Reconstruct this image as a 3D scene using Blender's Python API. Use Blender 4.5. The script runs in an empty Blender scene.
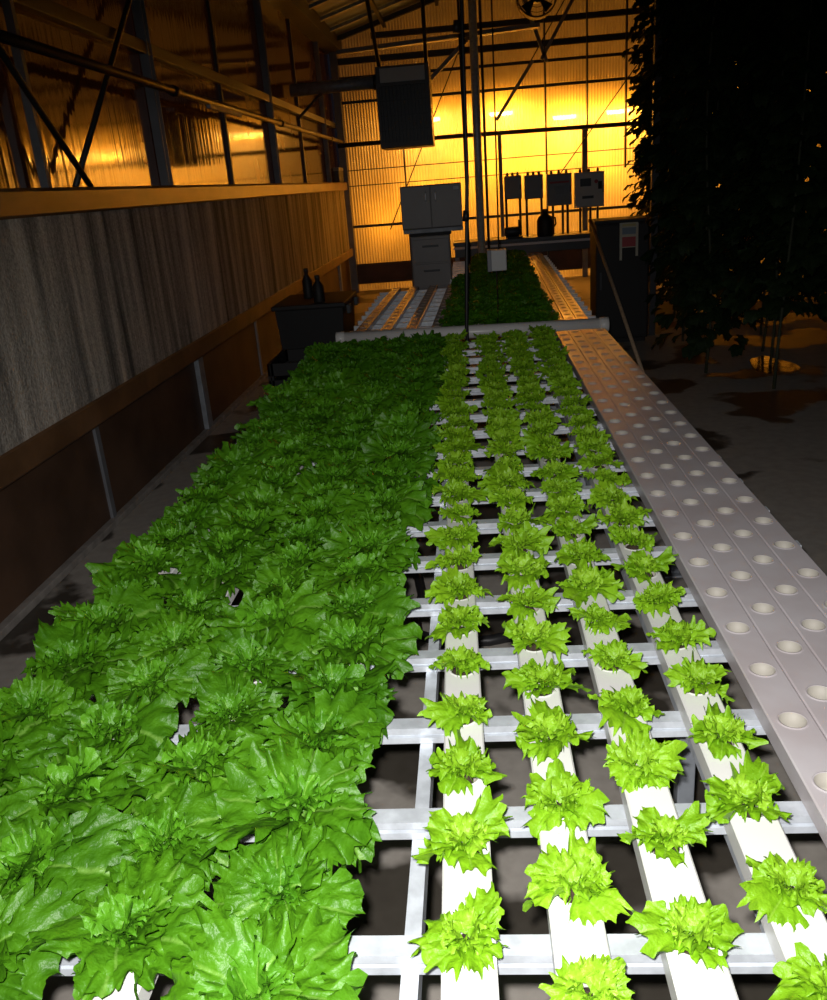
import bpy, bmesh, math, random
from math import sin, cos, pi, radians as R, sqrt
from mathutils import Vector, Matrix

random.seed(7)
scene = bpy.context.scene
COL = scene.collection

# ------------------------------------------------------------------ camera
F, VX, VY, ROLL, ZC = 850.0, 467.0, 180.0, R(4.5), 2.0
dy = Vector((VX - 413.5, 500 - VY, F)).normalized()          # +Y seen by the camera (right, up, forward)
hd = Vector((cos(ROLL), sin(ROLL), 0))
upv = dy.cross(hd).normalized()
if upv.y < 0: upv = -upv
rt = upv.cross(dy)
if rt.x < 0: rt = -rt
cam_x = Vector((rt[0], dy[0], upv[0])); cam_y = Vector((rt[1], dy[1], upv[1])); cam_f = Vector((rt[2], dy[2], upv[2]))
cd = bpy.data.cameras.new('camera'); cam = bpy.data.objects.new('camera', cd); COL.objects.link(cam)
M = Matrix.Identity(4)
for i in range(3):
    M[i][0] = cam_x[i]; M[i][1] = cam_y[i]; M[i][2] = -cam_f[i]
M[0][3], M[1][3], M[2][3] = 0, 0, ZC
cam.matrix_world = M
cd.sensor_fit = 'HORIZONTAL'; cd.sensor_width = 36; cd.lens = 36 * F / 827; cd.clip_start = .05; cd.clip_end = 200
scene.camera = cam

# ------------------------------------------------------------------ view, world, lights
vs = scene.view_settings
scene.display_settings.display_device = 'sRGB'
vs.view_transform = 'Standard'; vs.look = 'None'; vs.gamma = 1; vs.use_curve_mapping = False; vs.exposure = 0.0
w = bpy.data.worlds.new('night'); scene.world = w; w.use_nodes = True
bg = w.node_tree.nodes['Background']; bg.inputs[0].default_value = (.010, .012, .02, 1); bg.inputs[1].default_value = .3

FLASH, LAMP, WASH = 300, 50, 32
def light(name, kind, loc, energy, color, aim=None, **kw):
    ld = bpy.data.lights.new(name, kind); ld.energy = energy; ld.color = color
    for k, v in kw.items(): setattr(ld, k, v)
    o = bpy.data.objects.new(name, ld); COL.objects.link(o); o.location = loc
    if aim is not None: o.rotation_euler = (Vector(aim) - Vector(loc)).to_track_quat('-Z', 'Y').to_euler()
    return o
# the camera's own flash, just above and left of the lens
fl = Vector((0, 0, ZC)) + cam_x * -.035 + cam_y * .055
light('camera_flash', 'SPOT', fl, FLASH, (1, .97, .95), fl + cam_f * 5 - cam_y * 1.35 + cam_x * .15, spot_size=R(104), spot_blend=1.0, shadow_soft_size=.018)
# sodium lamps of the next greenhouse bay, beyond the translucent end wall
SODIUM = (1.0, .36, .022)
for lx, lz, e in ((-.7, 3.36, .7), (.75, 3.36, 1.2), (2.0, 3.2, 1.4), (3.05, 3.22, .9), (5.4, 3.25, .8)):
    light('sodium_lamp_glow', 'POINT', (lx, 18.55, lz - .22), LAMP * e * 1.5, SODIUM, shadow_soft_size=.05)
for lx, ly, lz, e in ((.75, 18.5, 2.15, .5), (1.35, 18.45, 2.35, .4), (1.9, 18.5, 2.5, .5), (2.75, 18.5, 2.1, .6), (-.35, 18.6, 1.9, .5), (-1.0, 18.5, 1.75, .45), (-1.75, 18.5, 1.35, .35), (.2, 18.5, 2.3, .4), (5.6, 18.9, 2.1, 1.2)):
    light('sodium_low_lamp_glow', 'POINT', (lx, ly, lz), LAMP * e, SODIUM, shadow_soft_size=.06)
light('sodium_bay_glow', 'AREA', (1.7, 20.2, 1.75), WASH, SODIUM, (1.7, 18, 1.75), shape='RECTANGLE', size=5.5, size_y=.7)
light('side_wall_fill', 'AREA', (-5.2, 9.5, 3.0), 120, SODIUM, (-2.4, 9.5, 2.7), shape='RECTANGLE', size=16, size_y=1.6)  # added amber fill outside the left wall, brightens its glazing

# ------------------------------------------------------------------ materials
def mat(name, color, rough=.5, metal=0., var=0., vscale=8., bump=0., bscale=60., stretch=(1, 1, 1), dark=None, spec=.5, trans=None):
    m = bpy.data.materials.new(name); m.use_nodes = True
    nt = m.node_tree; N = nt.nodes; L = nt.links; p = N['Principled BSDF']
    p.inputs['Roughness'].default_value = rough; p.inputs['Metallic'].default_value = metal
    p.inputs['Specular IOR Level'].default_value = spec
    p.inputs['Base Color'].default_value = (*color, 1)
    tc = N.new('ShaderNodeTexCoord'); mp = N.new('ShaderNodeMapping'); mp.inputs['Scale'].default_value = stretch
    L.new(tc.outputs['Object'], mp.inputs[0])
    if var:
        n = N.new('ShaderNodeTexNoise'); n.inputs['Scale'].default_value = vscale; n.inputs['Detail'].default_value = 6
        L.new(mp.outputs[0], n.inputs['Vector'])
        r = N.new('ShaderNodeValToRGB'); r.color_ramp.elements[0].position = .35; r.color_ramp.elements[1].position = .68
        d = dark or tuple(c * (1 - var) for c in color)
        r.color_ramp.elements[0].color = (*d, 1); r.color_ramp.elements[1].color = (*color, 1)
        L.new(n.outputs[0], r.inputs[0]); L.new(r.outputs[0], p.inputs['Base Color'])
    if bump:
        n = N.new('ShaderNodeTexNoise'); n.inputs['Scale'].default_value = bscale; n.inputs['Detail'].default_value = 4
        L.new(mp.outputs[0], n.inputs['Vector'])
        b = N.new('ShaderNodeBump'); b.inputs['Strength'].default_value = bump; b.inputs['Distance'].default_value = .01
        L.new(n.outputs[0], b.inputs['Height']); L.new(b.outputs[0], p.inputs['Normal'])
    return m

def leaf_mat(name, c_lo, c_hi, rib, transl, rough=.46, spec=.42):
    m = bpy.data.materials.new(name); m.use_nodes = True
    nt = m.node_tree; N = nt.nodes; L = nt.links; p = N['Principled BSDF']; out = N['Material Output']
    uv = N.new('ShaderNodeUVMap'); sx = N.new('ShaderNodeSeparateXYZ'); L.new(uv.outputs[0], sx.inputs[0])
    tc = N.new('ShaderNodeTexCoord'); oi = N.new('ShaderNodeObjectInfo')
    n = N.new('ShaderNodeTexNoise'); n.inputs['Scale'].default_value = 22; n.inputs['Detail'].default_value = 4; L.new(tc.outputs['Object'], n.inputs['Vector'])
    ad = N.new('ShaderNodeMath'); ad.operation = 'MULTIPLY_ADD'; L.new(oi.outputs['Random'], ad.inputs[0]); ad.inputs[1].default_value = .3; L.new(n.outputs[0], ad.inputs[2])
    r = N.new('ShaderNodeValToRGB'); r.color_ramp.elements[0].position = .4; r.color_ramp.elements[1].position = .95
    r.color_ramp.elements[0].color = (*c_lo, 1); r.color_ramp.elements[1].color = (*c_hi, 1); L.new(ad.outputs[0], r.inputs[0])
    # pale midrib, from the leaf's own u (along) and v (across)
    a = N.new('ShaderNodeMath'); a.operation = 'SUBTRACT'; L.new(sx.outputs[1], a.inputs[0]); a.inputs[1].default_value = .5
    b = N.new('ShaderNodeMath'); b.operation = 'ABSOLUTE'; L.new(a.outputs[0], b.inputs[0])
    c = N.new('ShaderNodeMath'); c.operation = 'MULTIPLY'; L.new(b.outputs[0], c.inputs[0]); L.new(sx.outputs[0], c.inputs[1])
    mr = N.new('ShaderNodeMapRange'); mr.inputs[1].default_value = .004; mr.inputs[2].default_value = .016; mr.inputs[3].default_value = .42; mr.inputs[4].default_value = 0
    L.new(c.outputs[0], mr.inputs[0])
    mx = N.new('ShaderNodeMix'); mx.data_type = 'RGBA'; L.new(mr.outputs[0], mx.inputs[0]); L.new(r.outputs[0], mx.inputs[6]); mx.inputs[7].default_value = (*rib, 1)
    L.new(mx.outputs[2], p.inputs['Base Color'])
    p.inputs['Roughness'].default_value = rough; p.inputs['Specular IOR Level'].default_value = spec
    n2 = N.new('ShaderNodeTexNoise'); n2.inputs['Scale'].default_value = 75; n2.inputs['Detail'].default_value = 3; L.new(tc.outputs['Object'], n2.inputs['Vector'])
    bp = N.new('ShaderNodeBump'); bp.inputs['Strength'].default_value = .7; bp.inputs['Distance'].default_value = .006
    L.new(n2.outputs[0], bp.inputs['Height']); L.new(bp.outputs[0], p.inputs['Normal'])
    t = N.new('ShaderNodeBsdfTranslucent'); L.new(mx.outputs[2], t.inputs[0])
    ms = N.new('ShaderNodeMixShader'); ms.inputs[0].default_value = transl
    L.new(p.outputs[0], ms.inputs[1]); L.new(t.outputs[0], ms.inputs[2]); L.new(ms.outputs[0], out.inputs[0])
    return m

def sheet_mat(name, tint, flute=160., transp=.10, glossy=.12, wave=.25, grough=.12, bumpd=.02):
    """translucent corrugated plastic glazing: light passes through diffusely, the face stays shiny and a little wavy"""
    m = bpy.data.materials.new(name); m.use_nodes = True
    nt = m.node_tree; N = nt.nodes; L = nt.links; out = N['Material Output']; N.remove(N['Principled BSDF'])
    tc = N.new('ShaderNodeTexCoord')
    n = N.new('ShaderNodeTexNoise'); n.inputs['Scale'].default_value = 1.6; n.inputs['Detail'].default_value = 5; L.new(tc.outputs['Object'], n.inputs['Vector'])
    r = N.new('ShaderNodeValToRGB'); r.color_ramp.elements[0].position = .3; r.color_ramp.elements[1].position = .7
    r.color_ramp.elements[0].color = (*[c * .72 for c in tint], 1); r.color_ramp.elements[1].color = (*tint, 1); L.new(n.outputs[0], r.inputs[0])
    wv = N.new('ShaderNodeTexNoise'); wv.inputs['Scale'].default_value = wave; wv.inputs['Detail'].default_value = 1.5
    mp = N.new('ShaderNodeMapping'); mp.inputs['Scale'].default_value = (3, 34, 1.2); L.new(tc.outputs['Object'], mp.inputs[0]); L.new(mp.outputs[0], wv.inputs['Vector'])
    b = N.new('ShaderNodeBump'); b.inputs['Strength'].default_value = 1; b.inputs['Distance'].default_value = bumpd; L.new(wv.outputs[0], b.inputs['Height'])
    fl_ = N.new('ShaderNodeTexWave'); fl_.inputs['Scale'].default_value = flute / 20; fl_.bands_direction = 'X'; L.new(tc.outputs['Object'], fl_.inputs['Vector'])
    b2 = N.new('ShaderNodeBump'); b2.inputs['Strength'].default_value = .25; b2.inputs['Distance'].default_value = .004; L.new(fl_.outputs[0], b2.inputs['Height'])
    tl = N.new('ShaderNodeBsdfTranslucent'); L.new(r.outputs[0], tl.inputs[0])
    df = N.new('ShaderNodeBsdfDiffuse'); L.new(r.outputs[0], df.inputs[0])
    m1 = N.new('ShaderNodeMixShader'); m1.inputs[0].default_value = .25; L.new(tl.outputs[0], m1.inputs[1]); L.new(df.outputs[0], m1.inputs[2])
    tr = N.new('ShaderNodeBsdfTransparent'); tr.inputs[0].default_value = (*[min(1, c * 1.1) for c in tint], 1)
    m2 = N.new('ShaderNodeMixShader'); m2.inputs[0].default_value = transp; L.new(m1.outputs[0], m2.inputs[1]); L.new(tr.outputs[0], m2.inputs[2])
    g = N.new('ShaderNodeBsdfGlossy'); g.inputs['Roughness'].default_value = grough; g.inputs[0].default_value = (.9, .9, .9, 1); L.new(b.outputs[0], g.inputs['Normal'])
    m3 = N.new('ShaderNodeMixShader'); m3.inputs[0].default_value = glossy
    L.new(m2.outputs[0], m3.inputs[1]); L.new(g.outputs[0], m3.inputs[2]); L.new(m3.outputs[0], out.inputs[0])
    return m

def emit_mat(name, color, strength):
    m = bpy.data.materials.new(name); m.use_nodes = True; N = m.node_tree.nodes
    p = N['Principled BSDF']; p.inputs['Base Color'].default_value = (.8, .6, .3, 1)
    p.inputs['Emission Color'].default_value = (*color, 1); p.inputs['Emission Strength'].default_value = strength
    return m

def pad_mat():
    """corrugated cellulose cooling pad, streaked with mineral scale"""
    m = bpy.data.materials.new('cellulose_pad'); m.use_nodes = True
    nt = m.node_tree; N = nt.nodes; L = nt.links; p = N['Principled BSDF']; p.inputs['Roughness'].default_value = .9; p.inputs['Specular IOR Level'].default_value = .1
    tc = N.new('ShaderNodeTexCoord'); mp = N.new('ShaderNodeMapping'); mp.inputs['Scale'].default_value = (1, 2.6, .16); L.new(tc.outputs['Object'], mp.inputs[0])
    n = N.new('ShaderNodeTexNoise'); n.inputs['Scale'].default_value = 2.2; n.inputs['Detail'].default_value = 7; n.inputs['Roughness'].default_value = .65; L.new(mp.outputs[0], n.inputs['Vector'])
    r = N.new('ShaderNodeValToRGB'); e = r.color_ramp.elements
    e[0].position = .36; e[0].color = (.10, .10, .095, 1); e[1].position = .68; e[1].color = (.75, .68, .58, 1)
    k = e.new(.5); k.color = (.36, .33, .285, 1); L.new(n.outputs[0], r.inputs[0])
    n2 = N.new('ShaderNodeTexNoise'); n2.inputs['Scale'].default_value = 70; n2.inputs['Detail'].default_value = 3; L.new(tc.outputs['Object'], n2.inputs['Vector'])
    mx = N.new('ShaderNodeMix'); mx.data_type = 'RGBA'; mx.blend_type = 'OVERLAY'; mx.inputs[0].default_value = .75
    L.new(r.outputs[0], mx.inputs[6]); L.new(n2.outputs[0], mx.inputs[7]); L.new(mx.outputs[2], p.inputs['Base Color'])
    b = N.new('ShaderNodeBump'); b.inputs['Strength'].default_value = .8; b.inputs['Distance'].default_value = .012; L.new(n2.outputs[0], b.inputs['Height']); L.new(b.outputs[0], p.inputs['Normal'])
    return m

def floor_mat():
    """worn concrete with wet, darker, shinier stains"""
    m = bpy.data.materials.new('stained_concrete'); m.use_nodes = True
    nt = m.node_tree; N = nt.nodes; L = nt.links; p = N['Principled BSDF']
    tc = N.new('ShaderNodeTexCoord')
    n = N.new('ShaderNodeTexNoise'); n.inputs['Scale'].default_value = 1.15; n.inputs['Detail'].default_value = 5; n.inputs['Roughness'].default_value = .45; L.new(tc.outputs['Object'], n.inputs['Vector'])
    r = N.new('ShaderNodeValToRGB'); r.color_ramp.elements[0].position = .455; r.color_ramp.elements[1].position = .485; L.new(n.outputs[0], r.inputs[0])
    n2 = N.new('ShaderNodeTexNoise'); n2.inputs['Scale'].default_value = 14; n2.inputs['Detail'].default_value = 8; L.new(tc.outputs['Object'], n2.inputs['Vector'])
    c1 = N.new('ShaderNodeMix'); c1.data_type = 'RGBA'; L.new(n2.outputs[0], c1.inputs[0]); c1.inputs[6].default_value = (.045, .038, .030, 1); c1.inputs[7].default_value = (.085, .075, .06, 1)
    c2 = N.new('ShaderNodeMix'); c2.data_type = 'RGBA'; L.new(n2.outputs[0], c2.inputs[0]); c2.inputs[6].default_value = (.27, .245, .215, 1); c2.inputs[7].default_value = (.48, .44, .39, 1)
    mx = N.new('ShaderNodeMix'); mx.data_type = 'RGBA'; L.new(r.outputs[0], mx.inputs[0]); L.new(c1.outputs[2], mx.inputs[6]); L.new(c2.outputs[2], mx.inputs[7]); L.new(mx.outputs[2], p.inputs['Base Color'])
    mr = N.new('ShaderNodeMapRange'); mr.inputs[3].default_value = .42; mr.inputs[4].default_value = .85; L.new(r.outputs[0], mr.inputs[0]); L.new(mr.outputs[0], p.inputs['Roughness'])
    b = N.new('ShaderNodeBump'); b.inputs['Strength'].default_value = .3; b.inputs['Distance'].default_value = .005; L.new(n2.outputs[0], b.inputs['Height']); L.new(b.outputs[0], p.inputs['Normal'])
    return m

MT = dict(
    plastic=mat('white_pvc', (.80, .79, .77), .33, var=.05, vscale=5),
    sheet_plastic=mat('dull_white_pvc', (.61, .575, .59), .30, var=.14, vscale=6, dark=(.53, .475, .48)),
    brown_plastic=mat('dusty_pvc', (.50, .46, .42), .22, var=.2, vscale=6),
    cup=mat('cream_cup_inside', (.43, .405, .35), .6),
    galv=mat('galvanised_steel', (.72, .77, .83), .42, .25, var=.25, vscale=26, bump=.05, bscale=40),
    galv_dull=mat('dull_galvanised_steel', (.36, .39, .43), .55, .4, var=.3, vscale=14),
    steel=mat('grey_painted_steel', (.22, .23, .25), .5, .2, var=.25, vscale=5),
    black=mat('black_plastic', (.007, .007, .008), .6),
    blackpipe=mat('black_pipe', (.018, .018, .02), .4),
    darkmetal=mat('dark_metal', (.05, .055, .06), .45, .5),
    tan=mat('tan_fibreboard', (.115, .062, .036), .6, var=.45, vscale=2.5, bump=.1, bscale=9),
    gutter=mat('weathered_pvc_gutter', (.26, .13, .055), .38, var=.45, vscale=3, stretch=(1, .6, 2)),
    lower_gutter=mat('rusty_tan_gutter', (.23, .12, .055), .5, var=.45, vscale=3),
    wood=mat('bare_wood', (.62, .44, .28), .6, var=.3, vscale=6, stretch=(6, 6, .6)),
    concrete=floor_mat(),
    kerb=mat('pale_concrete', (.34, .31, .28), .85, var=.35, vscale=9, bump=.2),
    pad=pad_mat(),
    end=sheet_mat('corrugated_end_glazing', (.95, .83, .60), 160, .12, .06),
    side=sheet_mat('wavy_side_glazing', (.17, .11, .07), 90, .0, .27, .40, .08, .0035),
    roof=mat('grey_roof_glazing', (.20, .26, .42), .35, var=.3, vscale=2, stretch=(1, 4, 1)),
    box=mat('grey_enclosure', (.20, .21, .235), .45),
    boxlight=mat('pale_grey_enclosure', (.55, .56, .55), .4),
    cabinet=mat('grey_cabinet_enamel', (.27, .255, .25), .4, var=.15, vscale=3),
    heater=mat('heater_enamel', (.10, .105, .11), .5, var=.2, vscale=6),
    white=mat('white_foam_edge', (.78, .78, .8), .6),
    red=mat('faded_red_print', (.45, .07, .08), .6), cream=mat('cream_card', (.55, .52, .42), .7), blue=mat('grey_blue_print', (.22, .28, .34), .6), yellow=mat('yellow_print', (.5, .43, .2), .6),
    plug=mat('root_plug_fibre', (.055, .035, .02), .95, var=.4, vscale=60, bump=.5, bscale=200),
    bulb=emit_mat('sodium_bulb', (1, .60, .16), 90),
    hood=mat('lamp_reflector', (.7, .68, .62), .3, .6),
    water=mat('standing_water', (.012, .012, .012), .10, spec=.7, bump=.25, bscale=9),
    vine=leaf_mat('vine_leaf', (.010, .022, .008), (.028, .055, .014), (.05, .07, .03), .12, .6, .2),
    vinestem=mat('vine_stem', (.05, .06, .03), .7, var=.3),
    twine=mat('twine', (.16, .15, .13), .8),
    lettuce=leaf_mat('lettuce_leaf', (.043, .158, .003), (.098, .30, .008), (.28, .52, .09), .25),
    heart=leaf_mat('lettuce_heart', (.060, .22, .006), (.13, .39, .016), (.32, .58, .09), .25),
    seedling=leaf_mat('seedling_leaf', (.185, .42, .008), (.30, .59, .018), (.38, .62, .08), .25),
    seedheart=leaf_mat('seedling_heart', (.22, .46, .012), (.36, .64, .035), (.42, .66, .09), .25),
)

# ------------------------------------------------------------------ helpers
def obj(name, bm, m, parent=None, smooth=False):
    me = bpy.data.meshes.new(name); bm.normal_update(); bm.to_mesh(me); bm.free()
    for mm in (m if isinstance(m, (list, tuple)) else [m]): me.materials.append(mm)
    if smooth:
        for p in me.polygons: p.use_smooth = True
    o = bpy.data.objects.new(name, me); COL.objects.link(o)
    if parent: o.parent = parent
    return o
def inst(name, me, parent=None, loc=(0, 0, 0)):
    o = bpy.data.objects.new(name, me); COL.objects.link(o); o.location = loc
    if parent: o.parent = parent
    return o
def tag(o, label, cat, group=None, kind=None):
    if label: o['label'] = label
    if cat: o['category'] = cat
    if group: o['group'] = group
    if kind: o['kind'] = kind
    return o
def thing(name, label, cat, loc=(0, 0, 0), rz=0, group=None):
    o = bpy.data.objects.new(name, None); COL.objects.link(o); o.location = loc; o.rotation_euler = (0, 0, rz); o.empty_display_size = .05
    return tag(o, label, cat, group)
def copy_tree(o, parent=None):
    c = o.copy(); COL.objects.link(c)
    if parent: c.parent = parent
    for ch in list(o.children): copy_tree(ch, c)
    return c
def B(): return bmesh.new()
def box(bm, x0, x1, y0, y1, z0, z1, bev=0., mi=0):
    r = bmesh.ops.create_cube(bm, size=1)
    vsx = r['verts']
    for v in vsx:
        v.co = Vector(((x0 + x1) / 2 + v.co.x * (x1 - x0), (y0 + y1) / 2 + v.co.y * (y1 - y0), (z0 + z1) / 2 + v.co.z * (z1 - z0)))
    fs = set(f for v in vsx for f in v.link_faces)
    for f in fs: f.material_index = mi
    if bev:
        es = list(set(e for v in vsx for e in v.link_edges))
        bmesh.ops.bevel(bm, geom=es, offset=bev, segments=2, affect='EDGES', profile=.6)
    return bm
def bar(bm, a, b, wx, wy, mi=0):
    """square bar from a to b"""
    a, b = Vector(a), Vector(b); d = b - a; q = d.to_track_quat('Z', 'Y').to_matrix().to_4x4()
    r = bmesh.ops.create_cube(bm, size=1)
    for v in r['verts']:
        v.co = a + q.to_3x3() @ Vector((v.co.x * wx, v.co.y * wy, (v.co.z + .5) * d.length))
    return bm
def tube(bm, pts, rad, seg=10, cap=True):
    pts = [Vector(p) for p in pts]; rings = []
    n = len(pts); up = None
    for i, p in enumerate(pts):
        t = (pts[min(i + 1, n - 1)] - pts[max(i - 1, 0)]).normalized()
        if up is None: up = Vector((0, 0, 1)) if abs(t.z) < .9 else Vector((1, 0, 0))
        x = t.cross(up).normalized(); y = x.cross(t).normalized(); up = y
        rr = rad[i] if isinstance(rad, (list, tuple)) else rad
        rings.append([bm.verts.new(p + (x * cos(2 * pi * k / seg) + y * sin(2 * pi * k / seg)) * rr) for k in range(seg)])
    for a, b in zip(rings, rings[1:]):
        for k in range(seg): bm.faces.new((a[k], a[(k + 1) % seg], b[(k + 1) % seg], b[k]))
    if cap:
        bm.faces.new(rings[0][::-1]); bm.faces.new(rings[-1])
    return bm
def lathe(bm, prof, seg=20, c=(0, 0, 0), axis='Z'):
    rings = []
    for r_, h in prof:
        ring = []
        for k in range(seg):
            a = 2 * pi * k / seg; p = (r_ * cos(a), r_ * sin(a), h)
            if axis == 'Y': p = (p[0], p[2], p[1])
            if axis == 'X': p = (p[2], p[0], p[1])
            ring.append(bm.verts.new(Vector(p) + Vector(c)))
        rings.append(ring)
    for a, b in zip(rings, rings[1:]):
        for k in range(seg): bm.faces.new((a[k], a[(k + 1) % seg], b[(k + 1) % seg], b[k]))
    bm.faces.new(rings[0][::-1]); bm.faces.new(rings[-1])
    return bm
def prism(bm, poly, axis, a, b):
    """extrude a 2-D outline along an axis from a to b"""
    def P(u, v, t): return (t, u, v) if axis == 'X' else ((u, t, v) if axis == 'Y' else (u, v, t))
    A = [bm.verts.new(P(u, v, a)) for u, v in poly]; Bv = [bm.verts.new(P(u, v, b)) for u, v in poly]
    n = len(poly)
    for i in range(n): bm.faces.new((A[i], A[(i + 1) % n], Bv[(i + 1) % n], Bv[i]))
    bm.faces.new(A[::-1]); bm.faces.new(Bv); bmesh.ops.recalc_face_normals(bm, faces=bm.faces[:])
    return bm
def struct(name, bm, m, smooth=False):
    return tag(obj(name, bm, m, None, smooth), None, None, None, 'structure')
ORD = ['first', 'second', 'third', 'fourth', 'fifth', 'sixth', 'seventh', 'eighth', 'ninth', 'tenth', 'eleventh', 'twelfth', 'thirteenth', 'fourteenth', 'fifteenth', 'sixteenth', 'seventeenth', 'eighteenth', 'nineteenth', 'twentieth']
for t in ('twenty', 'thirty'):
    if t == 'thirty': ORD.append('thirtieth')
    for k in range(9): ORD.append(t + '-' + ORD[k])

# ------------------------------------------------------------------ the house
XL, YE, XR, EAVE, SLOPE, RIDGE = -2.46, 18.0, 9.4, 4.55, .28, 3.5
bm = B(); box(bm, XL - .3, XR + .2, -3, YE + 6, -.15, 0); struct('floor', bm, MT['concrete'])
# left wall glazing above the cooling pad, kneewall below it
bm = B(); box(bm, XL - .10, XL - .08, -2, YE, 2.06, EAVE)
struct('wall_left', bm, MT['side'])
bm = B(); box(bm, XL - .12, XL - .04, -2, YE, 0, .74)
struct('wall_left_base', bm, MT['tan'])
tn = 0
def trim(bm, m, smooth=False):
    global tn; tn += 1
    return struct('trim_%d' % tn, bm, m, smooth)
for y in (.6, 2.9, 5.22, 9.7, 14.2):
    bm = B(); box(bm, XL - .045, XL - .02, y - .03, y + .03, 0.02, .73, .004); trim(bm, MT['steel'])
bm = B(); box(bm, XL - .045, XL + .01, -2, YE, 0, .045, .006); struct('baseboard_left', bm, MT['kerb'])
for y in (7.45, 11.95, 16.45):                       # galvanised wall columns, below and above the pad
    bm = B(); box(bm, XL - .04, XL + .005, y - .07, y + .07, 0, .74, .004); trim(bm, MT['galv_dull'])
    bm = B()
    prism(bm, [(XL - .075, y - .05), (XL + .0, y - .05), (XL + .0, y - .04), (XL - .06, y - .04), (XL - .06, y + .04), (XL + .0, y + .04), (XL + .0, y + .05), (XL - .075, y + .05)], 'Z', 2.10, EAVE - .02)
    trim(bm, MT['steel'])
for y in (9.7, 14.2):                                 # slim mullions in the glazing
    bm = B(); box(bm, XL - .08, XL - .05, y - .025, y + .025, 2.1, EAVE); trim(bm, MT['darkmetal'])
bm = B(); box(bm, XL - .08, XL - .01, -2, YE - .1, 3.12, 3.21, .005); trim(bm, MT['darkmetal'])       # purlin
bm = B(); prism(bm, [(XL - .1, EAVE - .12), (XL + .22, EAVE - .12), (XL + .22, EAVE + .10), (XL + .05, EAVE + .12), (XL - .1, EAVE + .02)], 'Y', -2, YE); trim(bm, MT['darkmetal'])  # eave beam
def roof_z(x): return EAVE + SLOPE * ((x if x < RIDGE else 2 * RIDGE - x) - XL)
bm = B(); prism(bm, [(XL, EAVE + .06), (RIDGE, roof_z(RIDGE) + .06), (XR, EAVE + .06), (XR, EAVE + .09), (RIDGE, roof_z(RIDGE) + .09), (XL, EAVE + .09)], 'Y', -2, YE)
struct('ceiling', bm, MT['roof'])
for y in [YE - .35 - 1.05 * i for i in range(9)]:         # rafters, the pair nearest the end wall in darker metal
    for (xa, xb) in ((XL, RIDGE), (RIDGE, XR)):
        bm = B(); bar(bm, (xa, y, roof_z(xa)), (xb, y, roof_z(xb)), .09, .05); trim(bm, MT['galv_dull'] if y < YE - 1 else MT['darkmetal'])
for x in (-1.4, -.4, .6, 1.6):
    bm = B(); box(bm, x - .03, x + .03, 6, YE - .05, roof_z(x) - .07, roof_z(x) + .0); trim(bm, MT['darkmetal'])
# end wall: corrugated translucent sheet
fl_n = 420
bm = B(); top = []; bot = []
xs = [XL + (XR - XL) * i / fl_n for i in range(fl_n + 1)]
for i, x in enumerate(xs):
    y = YE + .02 + (.005 if i % 2 else -.005)
    bot.append(bm.verts.new((x, y, .0))); top.append(bm.verts.new((x, y, roof_z(x) + .05)))
for i in range(fl_n): bm.faces.new((bot[i], bot[i + 1], top[i + 1], top[i]))
struct('wall_end', bm, MT['end'])
bm = B(); box(bm, XL, XR, YE + .1, YE + 6, 5.6, 5.7); struct('ceiling_next_bay', bm, MT['roof'])
bm = B(); box(bm, XR, XR + .1, 0, YE, 0, EAVE); struct('wall_right', bm, MT['steel'])
# frame of the end wall
for z, h, d, m in ((4.66, .10, .08, 'darkmetal'), (4.27, .11, .08, 'darkmetal'), (3.98, .05, .06, 'darkmetal'), (3.56, .05, .06, 'darkmetal'), (2.05, .018, .03, 'darkmetal'), (2.34, .018, .03, 'darkmetal'), (1.28, .05, .06, 'darkmetal'), (.35, .4, .05, 'tan')):
    xa = XL + (0.02 if z < 4.4 else (z - EAVE) / SLOPE + .4)
    bm = B(); box(bm, xa, XR, YE - .06 - d, YE - .06, z - h / 2, z + h / 2); trim(bm, MT[m])
bm = B(); tube(bm, [(XL, YE - .3, 2.80), (-.1, YE - .3, 2.80), (3.6, YE - .3, 2.76), (XR, YE - .3, 2.76)], .042, 10); trim(bm, MT['darkmetal'], True)
for x, wd, z0, z1, m in ((XL + .06, .14, 0, EAVE, 'steel'), (.66, .07, 0, 2.78, 'steel'), (1.55, .03, 0, 5.2, 'darkmetal'), (2.28, .10, 0, 2.78, 'steel'), (3.6, .14, 0, 5.3, 'steel'), (2.33, .025, 2.7, 5.3, 'darkmetal'), (3.05, .03, 2.0, 5.3, 'darkmetal'), (6.2, .14, 0, 5.3, 'steel'), (-1.2, .03, 0, 2.8, 'darkmetal')):
    bm = B(); box(bm, x - wd / 2, x + wd / 2, YE - .22, YE - .12, z0, z1); trim(bm, MT[m])
# gable truss in front of the end wall
bm = B(); bar(bm, (XL + .1, YE - .5, EAVE + .02), (RIDGE, YE - .5, roof_z(RIDGE) - .08), .10, .08); trim(bm, MT['darkmetal'])
for a, b, t in (((-1.9, 14.6, 3.98), (1.2, 14.6, 4.10), .16), ((.2, 14.6, 4.08), (-.55, 14.6, 3.45), .06), ((1.0, 17.4, 5.4), (1.55, 17.4, 3.9), .06), ((2.3, 17.4, 5.3), (1.45, 17.4, 3.95), .06), ((1.3, 17.4, 3.95), (.6, 17.4, 3.0), .05)):
    bm = B(); bar(bm, a, b, t, .06); trim(bm, MT['steel'])
for a, b in (((-.05, 17.5, 4.2), (-1.55, 17.5, 1.2)), ((3.2, 17.5, 3.75), (1.55, 17.5, 1.7)), ((1.9, 17.5, 4.9), (.9, 17.5, 3.4))):
    bm = B(); tube(bm, [a, b], .012, 6); trim(bm, MT['darkmetal'])

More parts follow.
